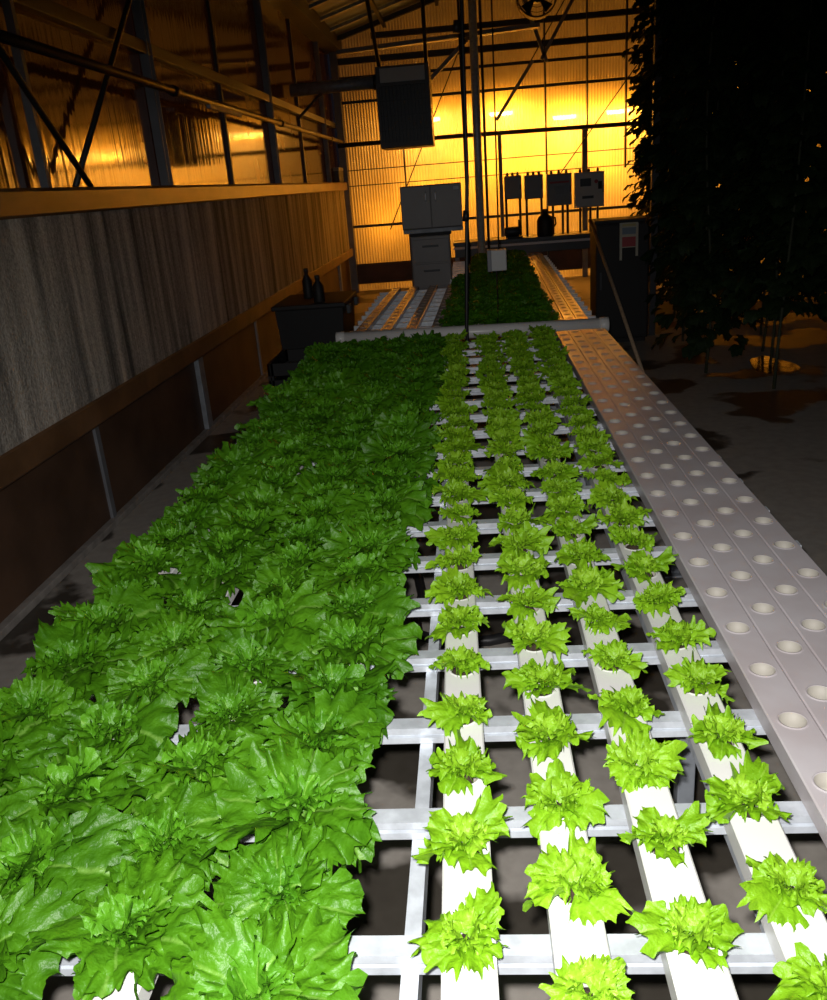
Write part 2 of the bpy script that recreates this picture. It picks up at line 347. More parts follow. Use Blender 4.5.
# ------------------------------------------------------------------ cooling pad on the left wall
pd = thing('cooling_pad', 'long grey streaked cooling pad with orange troughs on the left wall', 'cooling pad', (XL, 8, 0))
bm = B(); box(bm, .0 - .05, .05, -9.5, 9.62, .87, 2.02, .004); obj('pad', bm, MT['pad'], pd)
bm = B(); prism(bm, [(-.06, 1.99), (.10, 1.985), (.115, 2.0), (.115, 2.115), (.095, 2.135), (-.06, 2.14)], 'Y', -9.5, 9.68); obj('top_trough', bm, MT['gutter'], pd)
bm = B(); prism(bm, [(-.06, .74), (.085, .73), (.10, .745), (.10, .88), (.085, .89), (.07, .87), (-.06, .87)], 'Y', -9.5, 9.68); obj('bottom_trough', bm, MT['lower_gutter'], pd)

# pipe along the wall with its bracket and brackets of the crossed brace rods
pp = thing('water_pipe', 'black water pipe running along the left wall above the cooling pad', 'pipe', (XL + .1, 8, 2.86))
bm = B(); tube(bm, [(0, -8, .03), (0, 0, 0), (0, 9.6, 0.0)], .032, 12); obj('pipe', bm, MT['blackpipe'], pp, True)
for y in (-4.6, -.4, 3.9, 8.2):
    bm = B(); lathe(bm, [(.043, y - .06), (.043, y + .06)], 14, (0, 0, 0), 'Y'); obj('coupling', bm, MT['blackpipe'], pp, True)
bm = B(); box(bm, -.02, .02, .55, 1.75, -.06, -.015, .005); obj('valve_arm', bm, MT['galv_dull'], pp)
def rod(a, b, r_, label):
    bm = B(); tube(bm, [a, b], r_, 8); return tag(obj('brace_rod', bm, MT['darkmetal'], None, True), label, 'brace rod')
rod((XL + .02, 7.9, 4.10), (XL + .02, 5.53, 2.14), .02, 'dark brace rod on the left wall, its upper end to the right')
rod((XL + .055, 4.3, 2.25 + .75 * 1.37 / .74 * .74), (XL + .055, 5.68, 2.14), .02, 'dark brace rod on the left wall, its upper end to the left')
bm = B(); box(bm, XL - .04, XL + .01, 5.19, 5.23, 2.1, 3.2); trim(bm, MT['steel'])
jb = thing('junction_box', 'dark junction box on the far end of the pad trough', 'junction box', (XL + .02, 17.3, 2.14))
bm = B(); box(bm, -.05, .05, -.3, .3, 0, .24, .01); obj('case', bm, MT['darkmetal'], jb)
bm = B(); box(bm, -.055, .056, -.31, .31, .20, .26, .005); obj('lid', bm, MT['steel'], jb)

# ------------------------------------------------------------------ growing channels
def channel_bm(width, length, first, pitch, hole=.0285, h=.05, seg=24, skip=()):
    """open-topped round planting holes with raised rims in a rectangular channel; y from 0 to length, x centred, z 0 to h"""
    bm = B(); hw = width / 2; ch = .0035; ins = hw - ch
    holes = []; y = first
    while y < length - .06: holes.append(y); y += pitch
    bounds = [0.] + [(a + b) / 2 for a, b in zip(holes, holes[1:])] + [length]
    V = bm.verts.new
    for yc, y0, y1 in zip(holes, bounds, bounds[1:]):
        rect = []; rings = [[] for _ in range(5)]
        prof = ((hole + .005, h), (hole + .0035, h + .0022), (hole, h + .0018), (hole - .002, h - .03), (hole - .004, h - .042))
        for k in range(seg):
            a = 2 * pi * (k + .5) / seg; c, s = cos(a), sin(a)
            tx = ins / abs(c) if abs(c) > 1e-6 else 1e9
            ty = ((y1 - yc) if s > 0 else (yc - y0)) / abs(s) if abs(s) > 1e-6 else 1e9
            t = min(tx, ty); rect.append([c * t, yc + s * t])
            for q, (rr, zz) in enumerate(prof): rings[q].append(V((c * rr, yc + s * rr, zz)))
        # snap the vertices nearest the module's corners onto them
        for cx_, cy_ in ((-ins, y0), (ins, y0), (-ins, y1), (ins, y1)):
            k = min(range(seg), key=lambda i: (rect[i][0] - cx_) ** 2 + (rect[i][1] - cy_) ** 2); rect[k] = [cx_, cy_]
        rv = [V((x, yy, h)) for x, yy in rect]
        for k in range(seg):
            j = (k + 1) % seg
            bm.faces.new((rv[k], rv[j], rings[0][j], rings[0][k]))
            for q in range(4):
                f = bm.faces.new((rings[q][k], rings[q][j], rings[q + 1][j], rings[q + 1][k])); f.smooth = True
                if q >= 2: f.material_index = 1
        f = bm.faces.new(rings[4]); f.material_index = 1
    def strip(pts):                                       # sides, chamfers and underside
        A = [V((x, 0, z)) for x, z in pts]; E = [V((x, length, z)) for x, z in pts]
        for i in range(len(pts) - 1): bm.faces.new((A[i], A[i + 1], E[i + 1], E[i]))
        bm.faces.new(A); bm.faces.new(E[::-1])
    strip([(-ins, h), (-hw, h - ch), (-hw, ch), (-ins, 0), (ins, 0), (hw, ch), (hw, h - ch), (ins, h)])
    bmesh.ops.remove_doubles(bm, verts=bm.verts[:], dist=1e-5)
    bmesh.ops.recalc_face_normals(bm, faces=bm.faces[:])
    return bm
RAIL, TOP = .800, .850
def put_channel(x0, y0, x1, y1, width, first, pitch, m, label, group, z=RAIL, name='growing_channel'):
    L_ = sqrt((x1 - x0) ** 2 + (y1 - y0) ** 2)
    o = obj(name, channel_bm(width, L_, first, pitch), [MT[m], MT['cup']])
    o.location = (x0, y0, z); o.rotation_euler = (0, 0, -math.atan2(x1 - x0, y1 - y0))
    return tag(o, label, 'growing channel', group)
Y0, Y1 = .42, 6.72
P_S, P_B = .2045, .205
seed_rows = (  # x near, x far, y of the first plant in view, how the row is named
    (-.046, -.158, 1.035, 'of the row beside the big lettuces', 'beside the big lettuces'),
    (.124, .092, .935, 'of the second row from the big lettuces', 'second from the big lettuces'),
    (.295, .297, 1.035, 'of the second row from the empty channels', 'second from the empty channels'),
    (.470, .503, .925, 'of the row beside the empty channels', 'beside the empty channels'))
for xa, xb, yp, rl, cl in seed_rows:
    first = (yp - Y0) % P_S
    put_channel(xa, Y0, xb, Y1, .088, first if first > .05 else first + P_S, P_S, 'plastic', 'white growing channel of lime seedlings, ' + cl, 'channels of lettuce seedlings')
big_rows = ((-.378, -.350, .905, 'of the row beside the seedlings', 'beside the seedlings'), (-.620, -.590, 1.03, 'of the second row from the seedlings', 'second from the seedlings'),
            (-.860, -.825, .96, 'of the second row from the aisle', 'second from the pad wall aisle'), (-1.100, -1.06, 1.05, 'of the row nearest the pad wall', 'nearest the pad wall'))
for xa, xb, yp, rl, cl in big_rows:
    first = (yp - Y0) % P_B
    put_channel(xa, Y0, xb, Y1, .088, first if first > .05 else first + P_B, P_B, 'plastic', 'white growing channel under big green lettuces, ' + cl, 'channels of big lettuces')
sheet = ('leftmost of the four beside the seedlings', 'second from the seedlings', 'third from the seedlings', 'at the outer right edge of the bench')
for k in range(4):
    x = .638 + k * .096; f0 = (2.014 - Y0 + (.0 if k % 2 == 0 else .1)) % P_S
    if f0 < .05: f0 += P_S
    put_channel(x + .004, Y0, x + .034, Y1 - .02, .0945, f0, P_S, 'sheet_plastic', 'empty white channel with open holes, ' + sheet[k], 'empty channels on the near bench')

# ------------------------------------------------------------------ near bench frame
def rail_profile(y, z1, h=.042, d=.042):
    g = .009
    return [(y, z1), (y + d, z1), (y + d, z1 - h), (y, z1 - h), (y, z1 - h * .62), (y + g, z1 - h * .58), (y + g, z1 - h * .44), (y, z1 - h * .40)]
bf = thing('bench_frame', 'galvanised steel bench frame of cross rails under the near lettuces and seedlings', 'bench frame', (0, 0, 0))
ry = 1.054 - .3145 * 2; nr = 0
while ry < 6.75:
    bm = B(); prism(bm, rail_profile(ry, RAIL - .0005), 'X', -1.27, 1.035); obj('cross_rail', bm, MT['galv'], bf); ry += .3145
for x in (-1.15, -.160, .50, .98):
    wd = .03 if x < 0 else .078
    bm = B(); prism(bm, [(x - wd / 2, .7565), (x + wd / 2, .7565), (x + wd / 2, .70), (x + wd / 2 - .006, .70), (x + wd / 2 - .006, .751), (x - wd / 2 + .006, .751), (x - wd / 2 + .006, .70), (x - wd / 2, .70)], 'Y', .40, 6.72); obj('long_beam', bm, MT['galv'], bf)
for y in (1.9, 4.1, 6.4):
    for x in (-1.15, .50, .98):
        bm = B(); box(bm, x - .022, x + .022, y - .022, y + .022, 0.008, .70, .003); box(bm, x - .06, x + .06, y - .06, y + .06, 0, .010); obj('leg', bm, MT['galv_dull'], bf)
    bm = B(); box(bm, -1.15, .98, y - .018, y + .018, .30, .335); obj('tie_bar', bm, MT['galv_dull'], bf)

# ------------------------------------------------------------------ lettuces
def leaf(V, Fc, UV, az, L_, th, el0, el1, ruf, teeth, tamp, nr_=8, ntn=44, cup=.25, rnd=random, base=(0, 0, 0), roll=0.):
    """a fan-shaped leaf that bends along its midrib, with a toothed and ruffled margin"""
    i0 = len(V); ph = rnd.uniform(0, 6.3); ph2 = rnd.uniform(0, 6.3); ph3 = rnd.uniform(0, 6.3)
    jit = [rnd.choice((.15, .5, .8, 1.0, 1.35)) for _ in range(teeth + 2)]
    lop = rnd.uniform(-.3, .3); de = el1 - el0; side = rnd.uniform(-.35, .35)
    k1 = rnd.uniform(2.2, 3.2); k2 = teeth * .55; k3 = teeth * 1.1
    if abs(de) < .05: de = .05
    for i in range(nr_ + 1):
        t = (i / nr_) ** .85
        for j in range(ntn + 1):
            q = j / ntn; a = -th + 2 * th * q; c = (q - .5) * 2
            sh = .60 + .40 * cos(c * 1.35) + lop * c * .22 + .09 * sin(c * 4.5 + ph3)
            tf = q * teeth; ti = int(tf); fr = tf - ti
            tooth = (1 - abs(2 * fr - 1)) ** 1.5 * jit[min(ti, teeth)]
            rr = L_ * sh * t * (1 + tamp * tooth * max(0, (t - .6) / .4))
            lx, ly = rr * cos(a * .95), rr * sin(a * .95)
            e = el0 + de * max(-.15, min(1.2, lx / L_))
            x = (sin(e) - sin(el0)) * L_ / de; z = -(cos(e) - cos(el0)) * L_ / de
            n = ruf * L_ * (.5 * t ** 2 * sin(k1 * pi * c * .5 + ph) + 1.15 * t ** 7 * sin(k2 * pi * c + ph2) + .6 * t ** 12 * sin(k3 * pi * c + ph3)) * (.45 + abs(c) * .55)
            n += L_ * min(1, t * 2) * (.022 * sin(lx / L_ * 15 + ph + 2 * sin(ly / L_ * 6)) * sin(ly / L_ * 16 + ph2) + .012 * sin(lx / L_ * 29 + ph3) * sin(ly / L_ * 27 + ph)) + .05 * L_ * t * sin(c * 3 + ph3)
            n += cup * abs(ly) ** 1.6 / L_ ** .6 - .035 * L_ * t * math.exp(-(ly / (.06 * L_)) ** 2)
            n += roll * ly
            bend = side * lx * lx / L_
            px, py, pz = x - sin(e) * n, ly + bend * .4, z + cos(e) * n
            V.append((base[0] + px * cos(az) - py * sin(az), base[1] + px * sin(az) + py * cos(az), base[2] + pz)); UV.append((t, q))
    for i in range(nr_):
        for j in range(ntn):
            p = i0 + i * (ntn + 1) + j; Fc.append((p, p + 1, p + ntn + 2, p + ntn + 1))
def mesh_from(name, V, Fc, UV, mats, mi=None):
    me = bpy.data.meshes.new(name); me.from_pydata(V, [], Fc)
    uvl = me.uv_layers.new(name='UVMap'); vi = [0] * len(me.loops); me.loops.foreach_get('vertex_index', vi)
    flat = []
    for v in vi: flat += UV[v]
    uvl.data.foreach_set('uv', flat); me.polygons.foreach_set('use_smooth', [True] * len(me.polygons))
    for m in mats: me.materials.append(m)
    if mi: me.polygons.foreach_set('material_index', mi)
    me.update(); return me
def ring_leaves(V, Fc, UV, rnd, n, L_, th, el0, el1, ruf, teeth, tamp, a0, nr_, ntn, cup, z=0, rad=.006, wild=.35):
    for k in range(n):
        az = a0 + 2 * pi * k / n + rnd.uniform(-wild, wild); s = rnd.uniform(.68, 1.14)
        leaf(V, Fc, UV, az, L_ * s, th * rnd.uniform(.85, 1.12), el0 + rnd.uniform(-.2, .2), el1 + rnd.uniform(-.35, .35), ruf * rnd.uniform(.7, 1.35), max(5, teeth + rnd.randint(-2, 3)), tamp, nr_, ntn, cup * rnd.uniform(-.5, 1.4), rnd, (rad * cos(az), rad * sin(az), z), rnd.uniform(-.45, .45))
def make_plant(seed, kind):
    rnd = random.Random(seed); o = ([], [], []); h = ([], [], [])
    if kind == 'big':
        ring_leaves(*o, rnd, 5, .158, R(62), R(26), R(-26), .10, 13, .16, rnd.uniform(0, 6), 14, 78, .10, .006)
        ring_leaves(*o, rnd, 4, .138, R(62), R(44), R(-10), .11, 12, .16, rnd.uniform(0, 6), 13, 72, .15, .014)
        ring_leaves(*o, rnd, 3, .108, R(64), R(56), R(2), .14, 11, .17, rnd.uniform(0, 6), 11, 64, .2, .022)
        ring_leaves(*h, rnd, 6, .062, R(80), R(60), R(0), .24, 9, .18, rnd.uniform(0, 6), 7, 46, .35, .035, .008, .6)
        ring_leaves(*h, rnd, 6, .038, R(95), R(68), R(20), .34, 8, .2, rnd.uniform(0, 6), 6, 38, .5, .048, .014, .8)
        mats = ('lettuce', 'heart')
    else:
        ring_leaves(*o, rnd, rnd.choice((4, 5, 5)), .084, R(50), R(36), R(-14), .15, 8, .24, rnd.uniform(0, 6), 10, 52, .15, .002, .006, .45)
        ring_leaves(*o, rnd, 4, .062, R(56), R(50), R(4), .18, 8, .24, rnd.uniform(0, 6), 9, 48, .2, .008, .008, .6)
        ring_leaves(*h, rnd, 7, .038, R(75), R(54), R(0), .30, 7, .24, rnd.uniform(0, 6), 7, 36, .4, .018, .012, .7)
        ring_leaves(*h, rnd, 6, .025, R(90), R(62), R(15), .40, 6, .24, rnd.uniform(0, 6), 6, 30, .5, .028, .018, .9)
        mats = ('seedling', 'seedheart')
    lm = mesh_from('outer_leaves', *o, [MT[mats[0]]]); hm = mesh_from('heart', *h, [MT[mats[1]]])
    n = len(o[0]); V = o[0] + h[0]; Fc = o[1] + [tuple(i + n for i in f) for f in h[1]]; UV = o[2] + h[2]
    wm = mesh_from('lettuce_leaves', V, Fc, UV, [MT[mats[0]], MT[mats[1]]], [0] * len(o[1]) + [1] * len(h[1]))
    return lm, hm, wm
bigs = [make_plant(100 + i, 'big') for i in range(9)]
seeds = [make_plant(200 + i, 'seed') for i in range(11)]
bm = B(); lathe(bm, [(.015, -.034), (.021, -.03), (.0225, -.006), (.019, .0), (.006, .006)], 14); plug_me = None
pg = obj('root_plug', bm, MT['plug'], None, True); plug_me = pg.data; bpy.data.objects.remove(pg)
def put_plant(variants, name, x, y, scale, label, cat, group, parts, z=TOP):
    lm, hm, wm = random.choice(variants); rz = random.uniform(0, 2 * pi); tilt = (random.uniform(-.13, .13), random.uniform(-.13, .13))
    if parts:
        o = thing(name, label, cat, (x, y, z), 0, group)
        for nm, me in (('outer_leaves', lm), ('heart', hm)):
            c = inst(nm, me, o, (0, 0, .004)); c.scale = (scale,) * 3; c.rotation_euler = (*tilt, rz)
        inst('root_plug', plug_me, o, (0, 0, 0))
    else:
        o = inst(name, wm, None, (x, y, z)); o.scale = (scale,) * 3; o.rotation_euler = (*tilt, rz); tag(o, label, cat, group)
    return o
def lerp(a, b, y): return a + (b - a) * (y - Y0) / (Y1 - Y0)
for xa, xb, yp, rl, cl in seed_rows:
    y, n = yp, 0
    while y < 6.66:
        near = max(0, 1 - (y - 1) / 1.2)
        put_plant(seeds, 'lettuce_seedling', lerp(xa, xb, y) + random.uniform(-.006, .006), y, random.uniform(.80, 1.0) * (1.0 + .17 * min(1, max(0, (y - 1.7) / 1.5))),
                  'lime seedling, %s from near end %s' % (ORD[n], rl), 'lettuce seedling', 'lettuce seedlings on the near bench', y < 3.6)
        y += P_S; n += 1
for xa, xb, yp, rl, cl in big_rows:
    y, n = yp, 0
    while y < 6.45:
        put_plant(bigs, 'lettuce', lerp(xa, xb, y) + random.uniform(-.012, .012), y, random.choice((.78, .88, .95, 1.0, 1.06)) * (1 + .08 * min(1, max(0, (y - 1.5) / 2))),
                  'big lettuce, %s from near end %s' % (ORD[n], rl), 'lettuce', 'big lettuces on the near bench', y < 3.6)
        y += P_B; n += 1

# ------------------------------------------------------------------ far bench
YF, YB = 7.17, 14.0
bf2 = thing('bench_frame', 'galvanised steel frame of the far bench behind the white gutter', 'bench frame', (0, 0, 0))
ry = YF + .16
while ry < YB:
    bm = B(); prism(bm, rail_profile(ry, RAIL - .0005), 'X', -1.12 if ry < 10.5 else -.28, 1.06 + (ry - YF) * .02); obj('cross_rail', bm, MT['galv'], bf2); ry += .3145
for x, yb in ((-1.05, 10.5), (-.22, 13.9), (.98, 13.9)):
    bm = B(); box(bm, x - .025, x + .025, YF + .02, yb, .70, .757, .003); obj('long_beam', bm, MT['galv_dull'], bf2)
    for y in ((7.4, 10.2) if yb < 11 else (7.4, 10.2, 13.6)):
        bm = B(); box(bm, x - .022, x + .022, y - .022, y + .022, 0, .70); obj('leg', bm, MT['galv_dull'], bf2)
gt = thing('drain_gutter', 'round white drain gutter across the front of the far bench', 'gutter', (0, 7.10, .815))
bm = B(); tube(bm, [(-1.15, .10, 0), (1.075, -.02, 0)], .055, 18); obj('pipe', bm, MT['plastic'], gt, True)
for x, yy in ((-1.15, .10), (1.04, -.02)):
    bm = B(); lathe(bm, [(.055, x - .02), (.060, x - .018), (.060, x + .05), (.055, x + .052)], 18, (0, yy, 0), 'X'); obj('end_cap', bm, MT['plastic'], gt, True)
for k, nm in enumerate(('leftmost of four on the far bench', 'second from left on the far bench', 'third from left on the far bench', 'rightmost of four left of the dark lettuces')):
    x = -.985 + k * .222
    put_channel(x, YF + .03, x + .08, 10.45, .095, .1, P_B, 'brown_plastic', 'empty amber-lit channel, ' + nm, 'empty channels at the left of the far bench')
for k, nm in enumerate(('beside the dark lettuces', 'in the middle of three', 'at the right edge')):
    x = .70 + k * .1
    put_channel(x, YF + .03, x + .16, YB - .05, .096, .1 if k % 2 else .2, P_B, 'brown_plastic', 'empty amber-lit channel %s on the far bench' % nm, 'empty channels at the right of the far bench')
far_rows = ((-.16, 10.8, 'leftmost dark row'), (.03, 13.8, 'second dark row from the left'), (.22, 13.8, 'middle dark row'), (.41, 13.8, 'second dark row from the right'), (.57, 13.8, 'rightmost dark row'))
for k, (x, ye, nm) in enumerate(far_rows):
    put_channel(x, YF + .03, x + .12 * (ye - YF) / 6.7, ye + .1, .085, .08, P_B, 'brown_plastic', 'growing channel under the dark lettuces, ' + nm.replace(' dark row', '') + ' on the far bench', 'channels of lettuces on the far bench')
    y, n = YF + .11, 0
    while y < ye:
        put_plant(bigs, 'lettuce', x + .12 * (y - YF) / 6.7, y, random.uniform(.78, .95), 'far bench dark lettuce, %s from front of the %s' % (ORD[n], nm), 'lettuce', 'lettuces on the far bench', False)
        y += .24; n += 1

# ------------------------------------------------------------------ hanging heater
ht = thing('unit_heater', 'dark louvred unit heater hanging from the roof at left', 'heater', (-.82, 13.0, 2.5))
bm = B(); box(bm, -.37, .37, .0, .75, 0, 1.05, .01); obj('casing', bm, MT['heater'], ht)
bm = B(); box(bm, -.31, .31, -.015, .0, .84, 1.02, .003); obj('label_panel', bm, MT['boxlight'], ht)
bm = B()
for x in (-.37, .33): box(bm, x, x + .04, -.05, .0, .02, .83)
box(bm, -.33, .33, -.05, 0, .02, .07); box(bm, -.33, .33, -.05, 0, .79, .83); obj('louvre_frame', bm, MT['heater'], ht)
for k in range(13):
    x = -.30 + k * .05; bm = B(); bar(bm, (x, -.025, .07), (x, -.025, .79), .012, .045)
    obj('louvre', bm, MT['darkmetal'], ht)
for k in range(3):
    bm = B(); box(bm, -.33, .33, -.032, -.026, .22 + k * .19, .232 + k * .19); obj('cross_louvre', bm, MT['darkmetal'], ht)
for x, dx in ((-.33, -.12), (.33, .0)):
    bm = B(); tube(bm, [(x, .3, 1.04), (x + dx, .3, 2.10)], .028, 8); obj('hanger', bm, MT['blackpipe'], ht, True)
bm = B(); tube(bm, [(-.36, .4, .90), (-1.66, .5, .90)], .085, 16); obj('flue_pipe', bm, MT['galv_dull'], ht, True)
bm = B(); lathe(bm, [(.10, -.44), (.10, -.37)], 16, (0, .4, .90), 'X'); obj('flue_collar', bm, MT['darkmetal'], ht, True)
bm = B(); tube(bm, [(-1.2, .45, .84), (-1.55, .45, .55), (-1.6, .45, .5)], .02, 8); obj('flue_strut', bm, MT['darkmetal'], ht)

# circulation fan under the roof
fn = thing('circulation_fan', 'round dark circulation fan hanging high near the end wall', 'fan', (1.04, 13, 4.22))
bm = B()
pts = [(cos(2 * pi * k / 32) * .27, 0, sin(2 * pi * k / 32) * .27) for k in range(32)]
for k in range(32):
    a, b = 2 * pi * k / 32, 2 * pi * (k + 1) / 32
    q = [bm.verts.new((cos(t) * r_, yy, sin(t) * r_)) for r_, yy, t in ((.27, -.1, a), (.27, -.1, b), (.27, .12, b), (.27, .12, a), (.25, -.1, a), (.25, -.1, b), (.25, .12, b), (.25, .12, a))]
    for f in ((0, 1, 2, 3), (7, 6, 5, 4), (0, 4, 5, 1), (3, 2, 6, 7)): bm.faces.new([q[i] for i in f])
bmesh.ops.remove_doubles(bm, verts=bm.verts[:], dist=1e-5); obj('shroud', bm, MT['black'], fn)
bm = B(); lathe(bm, [(.04, -.06), (.075, -.04), (.075, .12), (.05, .14)], 16, (0, 0, 0), 'Y'); obj('motor', bm, MT['darkmetal'], fn, True)
for k in range(4):
    a = pi / 4 + k * pi / 2; bm = B()
    v = [bm.verts.new((cos(a + d) * r_, yy, sin(a + d) * r_)) for r_, d, yy in ((.06, -.3, -.02), (.06, .3, .02), (.24, .33, .045), (.24, -.3, -.045))]
    v2 = [bm.verts.new(x.co + Vector((0, .006, 0))) for x in v]
    bm.faces.new(v[::-1]); bm.faces.new(v2)
    for i in range(4): bm.faces.new((v[i], v[(i + 1) % 4], v2[(i + 1) % 4], v2[i]))
    obj('blade', bm, MT['darkmetal'], fn)
bm = B()
for r_ in (.09, .15, .21, .26): tube(bm, [(cos(2 * pi * k / 28) * r_, -.105, sin(2 * pi * k / 28) * r_) for k in range(29)], .004, 5, False)
obj('guard', bm, MT['darkmetal'], fn)
bm = B(); tube(bm, [(0, 0, .26), (0, 0, 1.10)], .015, 8); obj('hanger', bm, MT['darkmetal'], fn)

# ------------------------------------------------------------------ pipes and cables coming down
sp = thing('supply_pipe', 'thick black supply pipe coming down in front of the far bench', 'pipe', (-.03, 6.95, 0))
bm = B(); tube(bm, [(-.03, 0, 0.0), (-.03, 0, .9), (0.03, 0, 2.0), (.06, 0, 3.6), (.07, 0, 5.2)], .016, 10); obj('pipe', bm, MT['blackpipe'], sp, True)
for z in (1.7, 3.0):
    bm = B(); tube(bm, [(.005, 0, z), (.012, 0, z + .08)], .026, 10); obj('coupling', bm, MT['blackpipe'], sp, True)
gp = thing('grey_pole', 'grey galvanised pole standing beside the black supply pipe', 'pole', (.17, 13.95, 0))
bm = B(); tube(bm, [(0, 0, 0), (0.03, 0, 5.2)], .06, 12); obj('pole', bm, MT['galv'], gp, True)
bm = B(); lathe(bm, [(.13, 0), (.13, .015), (.08, .02)], 16); obj('base_plate', bm, MT['steel'], gp)
for (x, y, z0, r_, lab) in ((.245, 11.95, 0.0, .018, 'thin dark conduit hanging left of the hanging grey box'), (-.02, 11.2, 1.0, .014, 'thin dark conduit left of the grey pole')):
    bm = B(); tube(bm, [(x, y, z0 if z0 else .0), (x + .01, y, 2.5), (x + .02, y, 5.2)], r_, 8)
    tag(obj('conduit', bm, MT['blackpipe'], None, True), lab, 'conduit')
hb = thing('hanging_sensor_box', 'small grey sensor box hanging on a black cable over the far lettuces', 'sensor box', (.235, 8.0, 1.21))
bm = B(); box(bm, -.085, .085, -.05, .05, 0, .185, .008); obj('case', bm, MT['boxlight'], hb)
bm = B(); box(bm, -.088, -.05, -.055, .05, -.002, .187, .004); obj('vented_side', bm, MT['box'], hb)
bm = B(); tube(bm, [(.02, 0, .18), (.03, 0, 1.2), (.05, 0, 3.9)], .008, 6); obj('cable', bm, MT['blackpipe'], hb)
bm = B(); tube(bm, [(-.01, -.02, .01), (-.02, -.5, -.2), (-.04, -.88, -.35)], .005, 6); obj('lower_cable', bm, MT['blackpipe'], hb)

# ------------------------------------------------------------------ control boxes and counter at the end wall
def control_box(x0, x1, z0, z1, label, m, legs, kind):
    cx = (x0 + x1) / 2; w_ = x1 - x0; h_ = z1 - z0
    t = thing('control_box', label, 'control box', (cx, 14.5, z0), 0, 'control boxes on the end wall counter')
    bm = B(); box(bm, -w_ / 2, w_ / 2, 0, .18, 0, h_, .012); obj('case', bm, MT[m], t)
    bm = B(); box(bm, -w_ / 2 + .012, w_ / 2 - .012, -.018, 0, .012, h_ - .012, .008); obj('door', bm, MT[m], t)
    bm = B(); box(bm, w_ / 2 - .03, w_ / 2 - .015, -.03, -.018, h_ * .4, h_ * .6); obj('latch', bm, MT['darkmetal'], t)
    for k in range(3):
        xx = -w_ * .3 + k * w_ * .3
        bm = B(); lathe(bm, [(.022, h_), (.022, h_ + .03), (.012, h_ + .05)], 8, (xx, .09, 0)); obj('cable_gland', bm, MT['black'], t)
    for xx in legs:
        bm = B(); tube(bm, [(xx * w_, .09, 0), (xx * w_, .09, 1.07 - z0)], .02, 8); obj('conduit_leg', bm, MT['blackpipe'], t, True)
    if kind == 1:
        bm = B(); prism(bm, [(-.10, h_ * .62), (.10, h_ * .62), (.06, h_ * .36), (-.06, h_ * .36)], 'Y', -.026, -.018); obj('display_plate', bm, MT['steel'], t)
        bm = B(); box(bm, -.15, .15, -.024, -.018, h_ * .7, h_ * .76); obj('stripe', bm, MT['red'], t)
    if kind == 2:
        bm = B(); box(bm, -.15, .02, -.024, -.018, h_ * .6, h_ * .82); obj('screen', bm, MT['darkmetal'], t)
        bm = B(); lathe(bm, [(.03, -.03), (.03, -.018)], 12, (.1, 0, h_ * .72), 'Y'); obj('red_button', bm, MT['red'], t)['label'] = 'red button'
        bm = B(); box(bm, .13, .19, -.03, -.018, h_ * .5, h_ * .72); obj('switch', bm, MT['black'], t)
        bm = B(); box(bm, -.12, .06, -.024, -.018, h_ * .25, h_ * .33); obj('vent', bm, MT['darkmetal'], t)
    return t
control_box(.59, .86, 1.66, 2.01, 'small grey control box, leftmost of the four by the end wall', 'box', (-.42, .4), 0)
control_box(.91, 1.20, 1.64, 2.00, 'small grey control box, second from left by the end wall', 'box', (-.4, .42), 0)
control_box(1.26, 1.65, 1.51, 1.99, 'taller dark control box with a tapered display plate', 'box', (-.25, .15, .35), 1)
control_box(1.70, 2.16, 1.45, 1.98, 'pale grey control box with a red button, largest and rightmost', 'boxlight', (-.3, 0.05, .3), 2)
ct = thing('counter', 'dark counter with a white front edge below the control boxes', 'counter', (0, 14.2, 0))
bm = B(); box(bm, -.27, 2.2, .0, .7, 1.02, 1.07, .005); obj('top', bm, MT['darkmetal'], ct)
bm = B(); box(bm, -.27, 2.2, -.02, .0, .965, 1.0); obj('white_edge', bm, MT['white'], ct)['label'] = 'white front edge'
bm = B(); box(bm, -.25, 2.18, 0.0, .03, .84, .965); box(bm, -.25, 2.18, 0, .03, 1.0, 1.02); obj('apron', bm, MT['darkmetal'], ct)
for x in (-.22, .9, 2.15):
    for y in (.05, .65):
        bm = B(); box(bm, x - .03, x + .03, y - .03, y + .03, 0, 1.02); obj('leg', bm, MT['steel'], ct)
jg = thing('jug', 'tall black jug standing on the counter under the tapered control box', 'jug', (1.20, 14.27, 1.07))
bm = B(); lathe(bm, [(.12, 0), (.13, .02), (.13, .24), (.10, .30), (.045, .34), (.045, .38)], 18); obj('body', bm, MT['black'], jg, True)
bm = B(); lathe(bm, [(.052, .37), (.052, .41), (.04, .415)], 14); obj('cap', bm, MT['darkmetal'], jg, True)
bm = B(); tube(bm, [(.10, 0, .29), (.16, 0, .27), (.17, 0, .18), (.125, 0, .12)], .014, 8); obj('handle', bm, MT['black'], jg, True)
pm = thing('pump', 'small dark pump on the counter below the small control boxes', 'pump', (.72, 14.3, 1.07))
bm = B(); box(bm, -.12, .12, -.06, .06, 0, .03); obj('foot', bm, MT['black'], pm)
bm = B(); lathe(bm, [(.06, -.16), (.075, -.14), (.075, .06), (.05, .10)], 16, (0, 0, .105), 'X'); obj('motor', bm, MT['darkmetal'], pm, True)
bm = B(); tube(bm, [(.08, 0, .1), (.08, 0, .28)], .025, 10); obj('outlet', bm, MT['black'], pm, True)

